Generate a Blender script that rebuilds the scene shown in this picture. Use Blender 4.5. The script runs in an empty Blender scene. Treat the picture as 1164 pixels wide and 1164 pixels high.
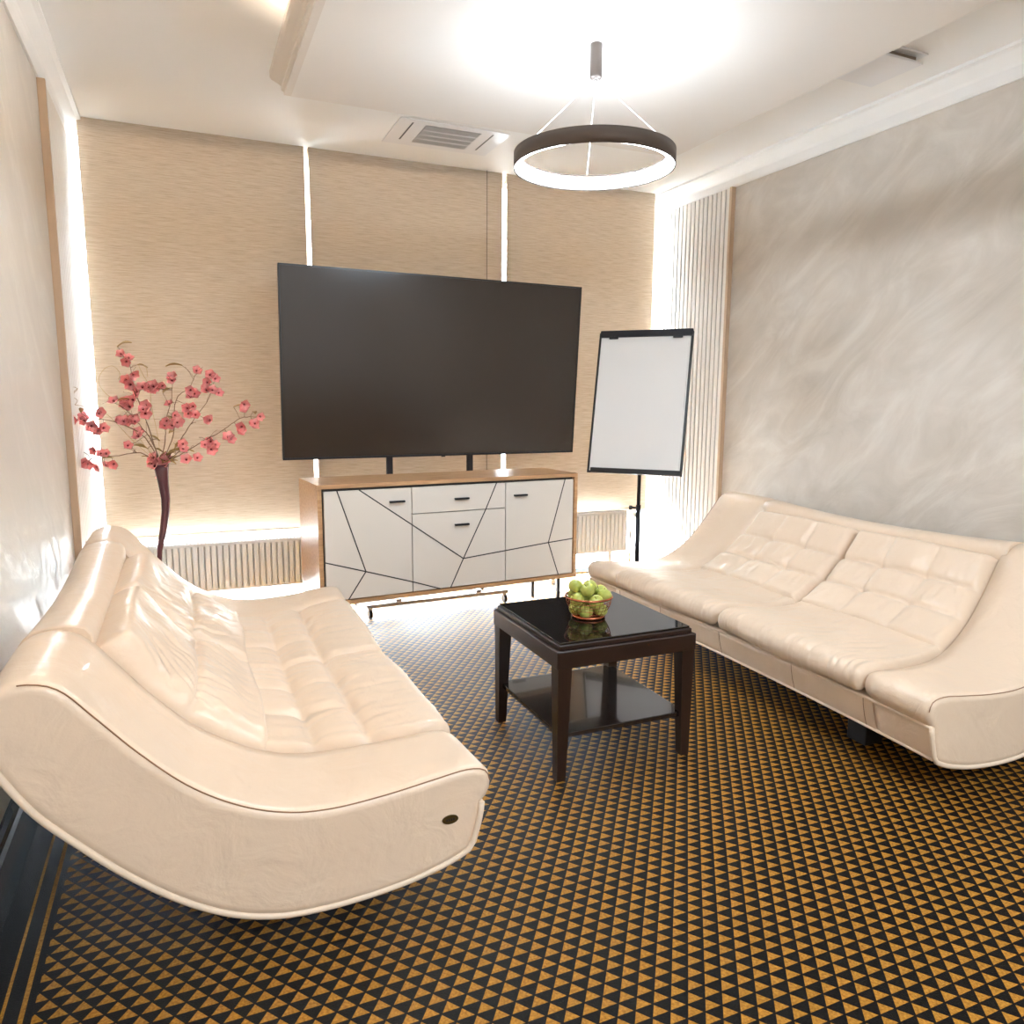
import bpy, bmesh, math, random
from mathutils import Vector, Matrix, noise
random.seed(7)
PI = math.pi
S = bpy.context.scene
COL = S.collection

# ------------------------------------------------------------------ camera
cam_d = bpy.data.cameras.new('camera'); cam = bpy.data.objects.new('camera', cam_d); COL.objects.link(cam)
YAW, PIT, ROL = 0.40968447, -0.14857290, 0.00635922
fw = Vector((math.sin(YAW)*math.cos(PIT), math.cos(YAW)*math.cos(PIT), math.sin(PIT)))
r0 = Vector((math.cos(YAW), -math.sin(YAW), 0)); u0 = r0.cross(fw)
rt = r0*math.cos(ROL)+u0*math.sin(ROL); up = -r0*math.sin(ROL)+u0*math.cos(ROL)
M = Matrix((rt, up, -fw)).transposed().to_4x4(); M.translation = Vector((0.49368, -4.79000, 1.29273))
cam.matrix_world = M
cam_d.sensor_width = 36; cam_d.lens = 36*856.4384/1164; cam_d.clip_start = .05; cam_d.clip_end = 200
S.camera = cam

# ------------------------------------------------------------------ world, sun, fill lights, exposure
W = bpy.data.worlds.new('world'); S.world = W; W.use_nodes = True
bg = W.node_tree.nodes['Background']; bg.inputs[0].default_value = (0.80, 0.91, 1.0, 1); bg.inputs[1].default_value = 21.0
sun_d = bpy.data.lights.new('sun', 'SUN'); sun_d.energy = 16; sun_d.angle = 0.01; sun_d.color = (.9, .95, 1)
sun = bpy.data.objects.new('sun', sun_d); COL.objects.link(sun)
sd = Vector((0.12, -math.cos(math.radians(40)), -math.sin(math.radians(40))))
sun.rotation_euler = sd.to_track_quat('-Z', 'Y').to_euler()
def area(name, loc, rot, sx, sy, e, col):
    d = bpy.data.lights.new(name, 'AREA'); d.shape = 'RECTANGLE'; d.size = sx; d.size_y = sy; d.energy = e; d.color = col
    o = bpy.data.objects.new(name, d); COL.objects.link(o); o.location = loc; o.rotation_euler = rot; return o
# unseen fill lights added behind the camera: one overhead, one at the rear wall
area('rear_overhead_fill', (2.0, -5.9, 2.59), (0, 0, 0), 2.0, 1.2, 44, (.82, .92, 1))
area('rear_wall_fill', (2.0, -7.55, 1.55), (math.radians(90), 0, 0), 3.3, 2.0, 4, (.82, .92, 1))
S.view_settings.view_transform = 'Standard'; S.view_settings.look = 'None'
S.view_settings.exposure = 1.55; S.view_settings.gamma = 1; S.view_settings.use_curve_mapping = False

# ------------------------------------------------------------------ materials
def srgb(r, g, b):
    f = lambda c: (c/255/12.92) if c/255 <= .04045 else ((c/255+.055)/1.055)**2.4
    return (f(r), f(g), f(b), 1)
def mat(name, col, rough=.5, metal=0, coat=0, spec=.5, emit=None, es=0, trans=0, bump=None, sheen=0):
    m = bpy.data.materials.new(name); m.use_nodes = True; p = m.node_tree.nodes['Principled BSDF']
    p.inputs['Base Color'].default_value = col; p.inputs['Roughness'].default_value = rough
    p.inputs['Metallic'].default_value = metal; p.inputs['Coat Weight'].default_value = coat
    p.inputs['Specular IOR Level'].default_value = spec; p.inputs['Transmission Weight'].default_value = trans
    p.inputs['Sheen Weight'].default_value = sheen
    if emit: p.inputs['Emission Color'].default_value = emit; p.inputs['Emission Strength'].default_value = es
    if bump: add_bump(m, *bump)
    return m
def nd(m, t, **k):
    n = m.node_tree.nodes.new(t)
    for a, b in k.items(): setattr(n, a, b)
    return n
def coords(m, scale=(1, 1, 1), rot=(0, 0, 0), kind='Object'):
    tc = nd(m, 'ShaderNodeTexCoord'); mp = nd(m, 'ShaderNodeMapping')
    mp.inputs['Scale'].default_value = scale; mp.inputs['Rotation'].default_value = rot
    m.node_tree.links.new(tc.outputs[kind], mp.inputs[0]); return mp.outputs[0]
def noise_tex(m, vec, scale, detail=4, rough=.5, dist=0):
    n = nd(m, 'ShaderNodeTexNoise'); n.inputs['Scale'].default_value = scale; n.inputs['Detail'].default_value = detail
    n.inputs['Roughness'].default_value = rough; n.inputs['Distortion'].default_value = dist
    m.node_tree.links.new(vec, n.inputs['Vector']); return n.outputs['Fac']
def ramp(m, fac, stops):
    r = nd(m, 'ShaderNodeValToRGB'); e = r.color_ramp.elements
    e[0].position, e[0].color = stops[0]; e[1].position, e[1].color = stops[-1]
    for s in stops[1:-1]:
        x = e.new(s[0]); x.color = s[1]
    m.node_tree.links.new(fac, r.inputs[0]); return r.outputs[0]
def bumpn(m, fac, strength, dist):
    b = nd(m, 'ShaderNodeBump'); b.inputs['Strength'].default_value = strength; b.inputs['Distance'].default_value = dist
    m.node_tree.links.new(fac, b.inputs['Height'])
    m.node_tree.links.new(b.outputs[0], m.node_tree.nodes['Principled BSDF'].inputs['Normal'])
def add_bump(m, scale, strength, dist=.002, sc=(1, 1, 1), detail=4):
    bumpn(m, noise_tex(m, coords(m, sc), scale, detail), strength, dist)
def P(m): return m.node_tree.nodes['Principled BSDF']
def lk(m, a, b): m.node_tree.links.new(a, b)

white_paint = mat('white_ceiling_paint', srgb(246, 245, 243), .7)
panel_paint = mat('shade_toned_panel_paint', srgb(236, 231, 225), .7)  # white ceiling paint with the panel's shade put into the colour
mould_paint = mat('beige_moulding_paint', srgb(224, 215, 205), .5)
trim_paint = mat('white_trim_paint', srgb(247, 246, 244), .5)
# venetian plaster
def plaster(name):
    m = mat(name, (1, 1, 1, 1), .4)
    r0_ = coords(m, (1, 1, 1), (math.radians(38), 0, 0))
    mp = nd(m, 'ShaderNodeMapping'); mp.inputs['Scale'].default_value = (1, .7, 1.7); lk(m, r0_, mp.inputs[0]); st = mp.outputs[0]
    n1 = noise_tex(m, st, 2.6, 7, .6, 1.6); n2 = noise_tex(m, coords(m), .8, 3, .5, .6)
    c = ramp(m, n1, [(.3, srgb(206, 199, 190)), (.5, srgb(217, 210, 202)), (.68, srgb(228, 223, 216))])
    c2 = ramp(m, n2, [(.35, srgb(232, 226, 218)), (.65, srgb(255, 255, 255))])
    mx = nd(m, 'ShaderNodeMix', data_type='RGBA', blend_type='MULTIPLY'); mx.inputs[0].default_value = .7
    lk(m, c, mx.inputs[6]); lk(m, c2, mx.inputs[7]); lk(m, mx.outputs[2], P(m).inputs['Base Color'])
    r = ramp(m, n1, [(.35, (.30, .30, .30, 1)), (.65, (.52, .52, .52, 1))]); lk(m, r, P(m).inputs['Roughness'])
    bumpn(m, n1, .28, .02)
    return m
wall_m = plaster('venetian_plaster')
# carpet
carpet = mat('patterned_carpet', (0, 0, 0, 1), .62, spec=.14)
def mth(op, a, b=None, c=None):
    n = nd(carpet, 'ShaderNodeMath', operation=op)
    for i, x in enumerate((a, b, c)):
        if x is None: continue
        if isinstance(x, (int, float)): n.inputs[i].default_value = x
        else: lk(carpet, x, n.inputs[i])
    return n.outputs[0]
sep = nd(carpet, 'ShaderNodeSeparateXYZ'); lk(carpet, nd(carpet, 'ShaderNodeTexCoord').outputs['Object'], sep.inputs[0])
X, Y = sep.outputs[0], sep.outputs[1]
u = mth('DIVIDE', mth('SUBTRACT', X, .0262), .0452); v = mth('DIVIDE', mth('ADD', Y, 20.0044), .0307)
row = mth('FLOOR', v); fy = mth('SUBTRACT', v, row)
fx = mth('FRACT', mth('ADD', u, mth('MULTIPLY', mth('MODULO', row, 2.0), .5)))
d = mth('MULTIPLY', mth('ABSOLUTE', mth('SUBTRACT', fx, .5)), 2.0)
tri = mth('MULTIPLY', mth('LESS_THAN', d, mth('SUBTRACT', .93, fy)), mth('GREATER_THAN', fy, .07))
fld = mth('GREATER_THAN', X, .135)
def band(c, w): return mth('LESS_THAN', mth('ABSOLUTE', mth('SUBTRACT', X, c)), w)
mask = mth('MAXIMUM', mth('MULTIPLY', tri, fld), mth('MAXIMUM', band(.076, .0035), band(.114, .005)))
nz = noise_tex(carpet, coords(carpet), 160, 2)
gold = ramp(carpet, nz, [(.3, srgb(140, 94, 28)), (.7, srgb(190, 136, 52))])
dark = ramp(carpet, nz, [(.3, srgb(5, 4, 4)), (.7, srgb(20, 16, 14))])
mx = nd(carpet, 'ShaderNodeMix', data_type='RGBA'); lk(carpet, mask, mx.inputs[0]); lk(carpet, dark, mx.inputs[6]); lk(carpet, gold, mx.inputs[7])
lk(carpet, mx.outputs[2], P(carpet).inputs['Base Color']); bumpn(carpet, noise_tex(carpet, coords(carpet), 320, 2), .4, .003)
# blind linen
linen = mat('woven_linen_blind', (1, 1, 1, 1), .85, spec=.2)
lv = coords(linen, (1.2, 1, 30)); lf = noise_tex(linen, lv, 7, 6, .7)
lc = ramp(linen, lf, [(.28, srgb(174, 156, 136)), (.5, srgb(199, 182, 162)), (.72, srgb(214, 200, 184))]); lk(linen, lc, P(linen).inputs['Base Color'])
bumpn(linen, lf, .25, .003)
tl = nd(linen, 'ShaderNodeBsdfTranslucent'); lk(linen, lc, tl.inputs[0]); mxs = nd(linen, 'ShaderNodeMixShader'); mxs.inputs[0].default_value = .14
lk(linen, P(linen).outputs[0], mxs.inputs[1]); lk(linen, tl.outputs[0], mxs.inputs[2]); lk(linen, mxs.outputs[0], linen.node_tree.nodes['Material Output'].inputs[0])
slat_m = mat('cream_slat', srgb(232, 226, 217), .5)
gap_m = mat('slat_backing', srgb(150, 140, 128), .7)
oak_trim = mat('pale_oak_strip', srgb(196, 168, 140), .45)
base_m = mat('graphite_skirting', srgb(70, 72, 76), .25)
def leather_mat(name, col):
    m = mat(name, col, .33, coat=.12, spec=.5)
    a = noise_tex(m, coords(m), 9, 4, .5, .6); b = noise_tex(m, coords(m), 260, 2)
    k = nd(m, 'ShaderNodeMath', operation='MULTIPLY_ADD'); lk(m, b, k.inputs[0]); k.inputs[1].default_value = .03; lk(m, a, k.inputs[2])
    rr = coords(m, (1, 1, 1), (0, math.radians(50), 0)); mp = nd(m, 'ShaderNodeMapping'); mp.inputs['Scale'].default_value = (1.2, 2.5, 4.5); lk(m, rr, mp.inputs[0])
    w_ = nd(m, 'ShaderNodeMath', operation='MULTIPLY_ADD'); lk(m, noise_tex(m, mp.outputs[0], 2.0, 1.5, .4, .6), w_.inputs[0]); w_.inputs[1].default_value = .8; lk(m, k.outputs[0], w_.inputs[2])
    bumpn(m, w_.outputs[0], .38, .02)
    return m
leather = leather_mat('cream_leather', srgb(232, 210, 187))
seam_m = mat('seam_thread', srgb(150, 110, 80), .7)
piping_m = mat('leather_piping', srgb(236, 216, 194), .4)
black_m = mat('black_plastic', srgb(22, 22, 23), .4)
bronze = mat('bronze_badge', srgb(110, 96, 60), .35, .9)
dwood = mat('espresso_wood', srgb(40, 24, 20), .3, coat=.3, bump=(30, .1, .002, (8, 8, 1)))
dglass = mat('black_glass', srgb(14, 14, 15), .04, spec=.8)
dshelf = mat('lacquered_shelf', srgb(34, 24, 22), .12, coat=.5)
oak = mat('oak_veneer', (1, 1, 1, 1), .4)
of = noise_tex(oak, coords(oak, (1.5, 14, 14)), 5, 6, .6, .4)
lk(oak, ramp(oak, of, [(.3, srgb(176, 132, 92)), (.7, srgb(206, 166, 124))]), P(oak).inputs['Base Color'])
front_m = mat('matt_white_front', srgb(226, 219, 210), .45)
line_m = mat('dark_groove', srgb(48, 44, 42), .5)
metal_dark = mat('dark_metal', srgb(42, 42, 46), .4, .6)
metal_grey = mat('light_grey_metal', srgb(196, 198, 202), .35, .3)
tvscreen = mat('tv_screen', srgb(56, 47, 41), .16, spec=.5)
bezel_m = mat('tv_bezel', srgb(20, 20, 20), .3)
rad_m = mat('radiator_enamel', srgb(246, 244, 240), .35)
rib_m = mat('radiator_grille', srgb(168, 166, 162), .6)
paper_m = mat('flip_paper', srgb(232, 230, 228), .8)
ring_dark = mat('pendant_bronze', srgb(96, 86, 80), .45, .5)
cable_m = mat('steel_cable', srgb(225, 222, 216), .4, .3)
diff_m = mat('ring_diffuser', (1, 1, 1, 1), .5, emit=(.78, .89, 1, 1), es=48)
led_m = mat('led_strip', (1, 1, 1, 1), .5, emit=(1, .87, .72, 1), es=30)
frame_m = mat('window_frame_white', srgb(240, 242, 244), .4)
winbot_m = mat('window_rail_blue_grey', srgb(110, 135, 158), .4)
vent_m = mat('vent_white', srgb(236, 236, 238), .4)
slot_m = mat('vent_dark_slot', srgb(96, 96, 100), .6)
brown_slot = mat('brown_slot', srgb(130, 112, 96), .6)
ext_m = mat('outside_concrete', srgb(210, 208, 204), .8)
glass = bpy.data.materials.new('window_glass'); glass.use_nodes = True
nt = glass.node_tree; nt.nodes.remove(nt.nodes['Principled BSDF'])
tr = nt.nodes.new('ShaderNodeBsdfTransparent'); gl = nt.nodes.new('ShaderNodeBsdfGlossy'); gl.inputs['Roughness'].default_value = .02
fr = nt.nodes.new('ShaderNodeFresnel'); fr.inputs[0].default_value = 1.2; ms = nt.nodes.new('ShaderNodeMixShader')
nt.links.new(fr.outputs[0], ms.inputs[0]); nt.links.new(tr.outputs[0], ms.inputs[1]); nt.links.new(gl.outputs[0], ms.inputs[2])
nt.links.new(ms.outputs[0], nt.nodes['Material Output'].inputs[0])

# ------------------------------------------------------------------ geometry helpers
class B:
    def __init__(s): s.bm = bmesh.new(); s.mats = []; s.cur = 0
    def m(s, mt):
        if mt not in s.mats: s.mats.append(mt)
        s.cur = s.mats.index(mt); return s
    def face(s, vs, smooth=False):
        try: f = s.bm.faces.new(vs)
        except ValueError: return None
        f.material_index = s.cur; f.smooth = smooth; return f
    def box(s, x0, x1, y0, y1, z0, z1, bev=0, xf=None):
        b = bmesh.new(); bmesh.ops.create_cube(b, size=1)
        for v in b.verts: v.co = Vector(((x0+x1)/2+v.co.x*(x1-x0), (y0+y1)/2+v.co.y*(y1-y0), (z0+z1)/2+v.co.z*(z1-z0)))
        if bev: bmesh.ops.bevel(b, geom=b.edges[:], offset=bev, segments=2, affect='EDGES', profile=.5)
        return s.merge(b, xf)
    def merge(s, b, xf=None):
        mp = {}
        for v in b.verts: mp[v] = s.bm.verts.new(xf @ v.co if xf else v.co)
        for f in b.faces: s.face([mp[v] for v in f.verts], f.smooth)
        b.free(); return s
    def prism(s, pts, a, b_, ax='z', smooth=False):
        # closed outline pts (2D) extruded from a to b_ along axis
        def c(p, t): return {'z': (p[0], p[1], t), 'y': (p[0], t, p[1]), 'x': (t, p[0], p[1])}[ax]
        A = [s.bm.verts.new(c(p, a)) for p in pts]; Bv = [s.bm.verts.new(c(p, b_)) for p in pts]; n = len(pts)
        for i in range(n): s.face([A[i], A[(i+1) % n], Bv[(i+1) % n], Bv[i]], smooth)
        s.face(A[::-1]); s.face(Bv); return s
    def lathe(s, prof, n=24, c=(0, 0, 0), smooth=True, close=False):
        rings = []
        for r, z in prof:
            rings.append([s.bm.verts.new((c[0]+r*math.cos(2*PI*i/n), c[1]+r*math.sin(2*PI*i/n), c[2]+z)) for i in range(n)])
        L = list(zip(rings, rings[1:])) + ([(rings[-1], rings[0])] if close else [])
        for a, b in L:
            for i in range(n): s.face([a[i], a[(i+1) % n], b[(i+1) % n], b[i]], smooth)
        if not close:
            s.face(rings[0][::-1]); s.face(rings[-1])
        return s
    def tube(s, pts, r, n=8, closed=False, cap=True):
        pts = [Vector(p) for p in pts]; rs = r if isinstance(r, (list, tuple)) else [r]*len(pts)
        rings = []; prev = None; N = len(pts)
        for i, p in enumerate(pts):
            if closed: t = pts[(i+1) % N]-pts[i-1]
            else: t = pts[min(i+1, N-1)]-pts[max(i-1, 0)]
            t.normalize()
            if prev is None:
                a = Vector((0, 0, 1)) if abs(t.z) < .9 else Vector((1, 0, 0)); x = t.cross(a).normalized()
            else:
                x = (prev-t*prev.dot(t)).normalized()
            prev = x; y = t.cross(x)
            rings.append([s.bm.verts.new(p+(x*math.cos(2*PI*k/n)+y*math.sin(2*PI*k/n))*rs[i]) for k in range(n)])
        L = list(zip(rings, rings[1:])) + ([(rings[-1], rings[0])] if closed else [])
        for a, b in L:
            for i in range(n): s.face([a[i], a[(i+1) % n], b[(i+1) % n], b[i]], True)
        if cap and not closed: s.face(rings[0][::-1]); s.face(rings[-1])
        return s
    def sphere(s, c, r, sc=(1, 1, 1), seg=12, rings=8, smooth=True):
        b = bmesh.new(); bmesh.ops.create_uvsphere(b, u_segments=seg, v_segments=rings, radius=r)
        for v in b.verts: v.co = Vector((v.co.x*sc[0]+c[0], v.co.y*sc[1]+c[1], v.co.z*sc[2]+c[2]))
        for f in b.faces: f.smooth = smooth
        return s.merge(b)
    def grid(s, rows, smooth=True, closeu=False, closev=False):
        V = [[s.bm.verts.new(p) for p in r] for r in rows]; n, m_ = len(V), len(V[0])
        for i in range(n if closeu else n-1):
            for j in range(m_ if closev else m_-1):
                s.face([V[i][j], V[(i+1) % n][j], V[(i+1) % n][(j+1) % m_], V[i][(j+1) % m_]], smooth)
        return V
    def build(s, name, parent=None, label=None, loc=None):
        bmesh.ops.recalc_face_normals(s.bm, faces=s.bm.faces[:])
        me = bpy.data.meshes.new(name); s.bm.to_mesh(me); s.bm.free()
        for mt in s.mats: me.materials.append(mt)
        o = bpy.data.objects.new(name, me); COL.objects.link(o)
        if parent: o.parent = parent
        if label: o['label'] = label
        if loc: o.location = loc
        return o
def nb(mt): return B().m(mt)
def thing(name, label, cat, loc=(0, 0, 0), rz=0, group=None):
    o = bpy.data.objects.new(name, None); COL.objects.link(o); o.location = loc; o.rotation_euler = (0, 0, rz)
    o.empty_display_size = .1; return tag(o, label, cat, group)
def tag(o, label, cat, group=None):
    o['label'] = label; o['category'] = cat
    if group: o['group'] = group
    return o
def struct(o): o['kind'] = 'structure'; return o

# ------------------------------------------------------------------ room shell
RW = 3.7733; H = 2.75; YB = .20; YF = -7.6; H1 = 2.626; ZP = 2.60
struct(nb(carpet).box(-.1, RW+.1, YF-.1, YB+.05, -.1, 0).build('floor'))
struct(nb(white_paint).box(-.1, RW+.1, YF-.1, YB+.05, H, H+.15).build('ceiling'))
struct(nb(wall_m).box(-.15, 0, YF-.1, YB+.05, 0, H).build('wall_left'))
struct(nb(wall_m).box(RW, RW+.15, YF-.1, YB+.05, 0, H).build('wall_right'))
struct(nb(wall_m).box(0, RW, YF-.15, YF, 0, H).build('wall_front'))
# dropped centre panel of the ceiling
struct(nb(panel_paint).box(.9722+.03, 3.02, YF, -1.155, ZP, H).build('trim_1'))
# stepped light moulding along the left edge of the dropped panel, LED strip hidden on top
prof = [(.972, 2.600), (.972, 2.612), (.962, 2.618), (.962, 2.634), (.950, 2.642), (.922, 2.655), (.915, 2.665), (.915, 2.690), (.930, 2.690), (.932, 2.672), (1.003, 2.665), (1.003, 2.600)]
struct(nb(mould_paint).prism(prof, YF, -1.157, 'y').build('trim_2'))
struct(nb(led_m).box(.945, .985, -5.2, -1.75, 2.676, 2.684).build('trim_3'))
# crown moulding
def crown(name, x, sgn):
    pr = [(0, H), (.082, H), (.082, H-.014), (.062, H-.020), (.050, H-.034), (.026, H-.060), (.020, H-.074), (.016, H-.112), (.010, H1), (0, H1)]
    struct(nb(trim_paint).prism([(x+sgn*a, b) for a, b in pr], YF, 0.0, 'y').build(name))
crown('trim_4', 0, 1); crown('trim_5', RW, -1)
# skirting
for nm, x, s_ in (('baseboard_left', 0, 1), ('baseboard_right', RW, -1)):
    pr = [(0, 0), (.022, 0), (.022, .14), (.014, .15), (.014, .175), (.008, .19), (0, .19)]
    struct(nb(base_m).prism([(x+s_*a, b) for a, b in pr], YF, -.80, 'y').build(nm))
# windows: floor to ceiling glazing behind the blinds
bays = [(.0, 1.238), (1.238, 2.505), (2.505, RW)]
for i, (a, b) in enumerate(bays):
    o = nb(frame_m).box(a+.0, a+.03, .12, .17, 0, H).box(b-.03, b, .12, .17, 0, H).box(a+.03, b-.03, .12, .17, H-.06, H).box(a+.03, b-.03, .12, .17, 0, .035)
    o.m(winbot_m).box(a+.03, b-.03, .115, .12, .005, .03)
    o.m(glass).box(a+.03, b-.03, .142, .148, .035, H-.06)
    struct(o.build('window_%d' % (i+1)))
# unseen slab added outside to keep direct sun off the upper glass
struct(nb(ext_m).box(-3, RW+3, YB+.06, 3.05, 3.0, 3.2).build('sun_block_slab'))
struct(nb(ext_m).box(-6, RW+6, YB+.06, 12, -.12, -.02).build('trim_7'))
# slatted side panels beside the windows
def slats(name, tname, x, s_, y0):
    b = nb(gap_m).box(*sorted((x, x+s_*.006)), y0, -.005, 0.0, H1)
    n = 16; p = (-.01-y0)/n
    b.m(slat_m)
    for i in range(n): b.box(*sorted((x+s_*.006, x+s_*.024)), y0+i*p+.006, y0+(i+1)*p-.006, 0, H1, .002)
    struct(b.build(name))
    struct(nb(oak_trim).box(*sorted((x, x+s_*.032)), y0-.022, y0, 0, H1, .002).build(tname))
slats('trim_8', 'trim_9', RW, -1, -.735)
slats('trim_10', 'trim_11', 0, 1, -.83)

# ------------------------------------------------------------------ roller blinds
for k, (a, b, lab) in enumerate([(.060, 1.226, 'beige woven roller blind on the left, behind the pink blossoms'),
                                 (1.251, 2.490, 'beige woven roller blind in the middle, behind the television'),
                                 (2.521, 3.675, 'beige woven roller blind on the right, behind the flip chart')]):
    t = thing('roller_blind', lab, 'blind', ((a+b)/2, 0, .47), 0, 'roller blinds on the window wall')
    w = (b-a)/2
    nb(linen).box(-w, w, -.002, .002, .012, H-.47-.0005).build('blind_fabric', t)
    nb(linen).box(-w, w, -.007, .007, 0, .022, .003).build('bottom_bar', t)
    nb(linen).box(-w, w, .004, .05, H-.47-.055, H-.47-.0005).build('leak_block_strip', t)  # hidden strip added behind the fabric to stop light leaking at the ceiling
cord = tag(nb(metal_dark).tube([(2.363, -.05, 2.74), (2.363, -.05, .62)], .0015, 6).build('blind_cord'), 'thin dark pull cord of the middle blind, seen under the television', 'cord')

# ------------------------------------------------------------------ radiators
def radiator(x0, x1, z0, z1, lab, valve):
    y = -.14; t = thing('radiator', lab, 'radiator', ((x0+x1)/2, y, z0), 0, 'radiators under the blinds'); w = (x1-x0)/2; h = z1-z0
    rows = []; n = int((x1-x0)/.0333)
    b = nb(rad_m)
    pts = []
    for i in range(n):
        xa = -w+i*(2*w/n); s = 2*w/n
        pts += [(xa+.05*s, 0.0), (xa+.2*s, -.007), (xa+.8*s, -.007), (xa+.95*s, 0.0)]
    b.grid([[(px, py, .015) for px, py in pts], [(px, py, h-.02) for px, py in pts]], smooth=False)
    b.box(-w, w, .0, .012, .0, h-.012); b.build('front_panel', t)
    nb(rad_m).box(-w, w, .06, .072, 0, h-.012).build('rear_panel', t)
    g = nb(rad_m).box(-w-.003, w+.003, -.014, .076, h-.008, h, .002); g.m(rib_m)
    for i in range(int(w*2/.02)): g.box(-w+.01+i*.02, -w+.018+i*.02, -.005, .066, h-.001, h+.0015)
    g.build('top_grille', t)
    for s_ in (-1, 1):
        nb(rad_m).box(*sorted((s_*w, s_*(w+.004))), -.012, .074, 0, h-.006, .001).build('side_cover', t)
        nb(rad_m).box(s_*(w-.12)-.015, s_*(w-.12)+.015, .012, .06, -z0, 0).build('bracket', t)
    if valve:
        vv = nb(metal_grey).tube([(w+.004, .03, h-.03), (w+.06, .03, h-.03), (w+.06, .03, -z0+.001)], .008, 8)
        vv.build('pipe', t)
        nb(rad_m).tube([(w+.06, .02, h-.03), (w+.06, -.05, h-.03)], [.016, .019], 12).build('valve', t)
radiator(.16, 1.34, .165, .455, 'white ribbed panel radiator behind the left sofa and the cabinet', False)
radiator(2.72, 3.42, .20, .495, 'white ribbed panel radiator behind the flip chart pole', True)

# ------------------------------------------------------------------ sofas
def interp(pl, t):
    n = len(pl)-1; i = min(int(t*n), n-1); f = t*n-i
    def g(k): return Vector(pl[max(0, min(n, k))])
    p0, p1, p2, p3 = g(i-1), g(i), g(i+1), g(i+2)
    return .5*((2*p1)+(p2-p0)*f+(2*p0-5*p1+4*p2-p3)*f*f+(3*p1-p0-3*p2+p3)*f*f*f)
def resample(pl, n):
    ps = [interp(pl, i/400) for i in range(401)]; d = [0]
    for a, b in zip(ps, ps[1:]): d.append(d[-1]+(b-a).length)
    out = []; k = 0
    for i in range(n):
        t = d[-1]*i/(n-1)
        while k < 399 and d[k+1] < t: k += 1
        f = (t-d[k])/max(1e-9, d[k+1]-d[k]); out.append(ps[k].lerp(ps[k+1], min(1, max(0, f))))
    return out
# outlines as (u = distance back from the front, z)
UP = [(.058, .158), (.044, .20), (.034, .24), (.030, .270), (.018, .280), (.004, .300), (.000, .335), (.018, .366), (.07, .376), (.16, .366), (.28, .352), (.40, .346), (.50, .358), (.60, .396), (.70, .462), (.79, .552), (.87, .648), (.92, .708), (.96, .732), (1.01, .737), (1.055, .718), (1.085, .670)]
LO = [(.058, .158), (.085, .140), (.14, .121), (.22, .103), (.33, .091), (.44, .089), (.54, .100), (.64, .135), (.74, .198), (.84, .285), (.92, .370), (.99, .452), (1.04, .535), (1.075, .61), (1.085, .670)]
UM = [(.058, .158), (.044, .20), (.034, .24), (.030, .268), (.045, .276), (.08, .272), (.16, .256), (.27, .245), (.40, .240), (.52, .250), (.62, .292), (.71, .360), (.79, .440), (.86, .525), (.898, .60), (.912, .65), (.914, .70), (.935, .727), (1.0, .733), (1.055, .716), (1.085, .670)]
def solid(b, up_, lo, svals, f_in=None, rnd=.03, ends=(True, True), dip=0, L=2):
    """loft of a section (upper and lower outline) along s, with rounded ends"""
    n = len(up_); loop0 = up_+lo[::-1][1:-1]; m_ = len(loop0)
    nor = []
    for i in range(m_):
        t_ = (loop0[(i+1) % m_]-loop0[i-1]).normalized(); nor.append(Vector((t_.y, -t_.x)))
    for _ in range(3): nor = [(nor[i-1]+2*nor[i]+nor[(i+1) % m_]).normalized() for i in range(m_)]
    rows = []
    for s, off in svals:
        loop = []
        for i, p in enumerate(loop0):
            q = p+nor[i]*off
            z = q.y - (dip*(1-min(1, abs(s)/(L*.34))**2)*max(0, min(1, (q.x-.8)/.12)) if dip else 0)
            ss = f_in(s, q.x) if f_in else s
            loop.append((-q.x, ss, z))
        rows.append(loop)
    V = b.grid(rows, closev=True)
    for R in (V[0], V[-1]): b.face(R, False)
def wr(p, sc, seed=0): return noise.noise(Vector((p[0]*sc[0]+seed, p[1]*sc[1], p[2]*sc[2])))
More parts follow.
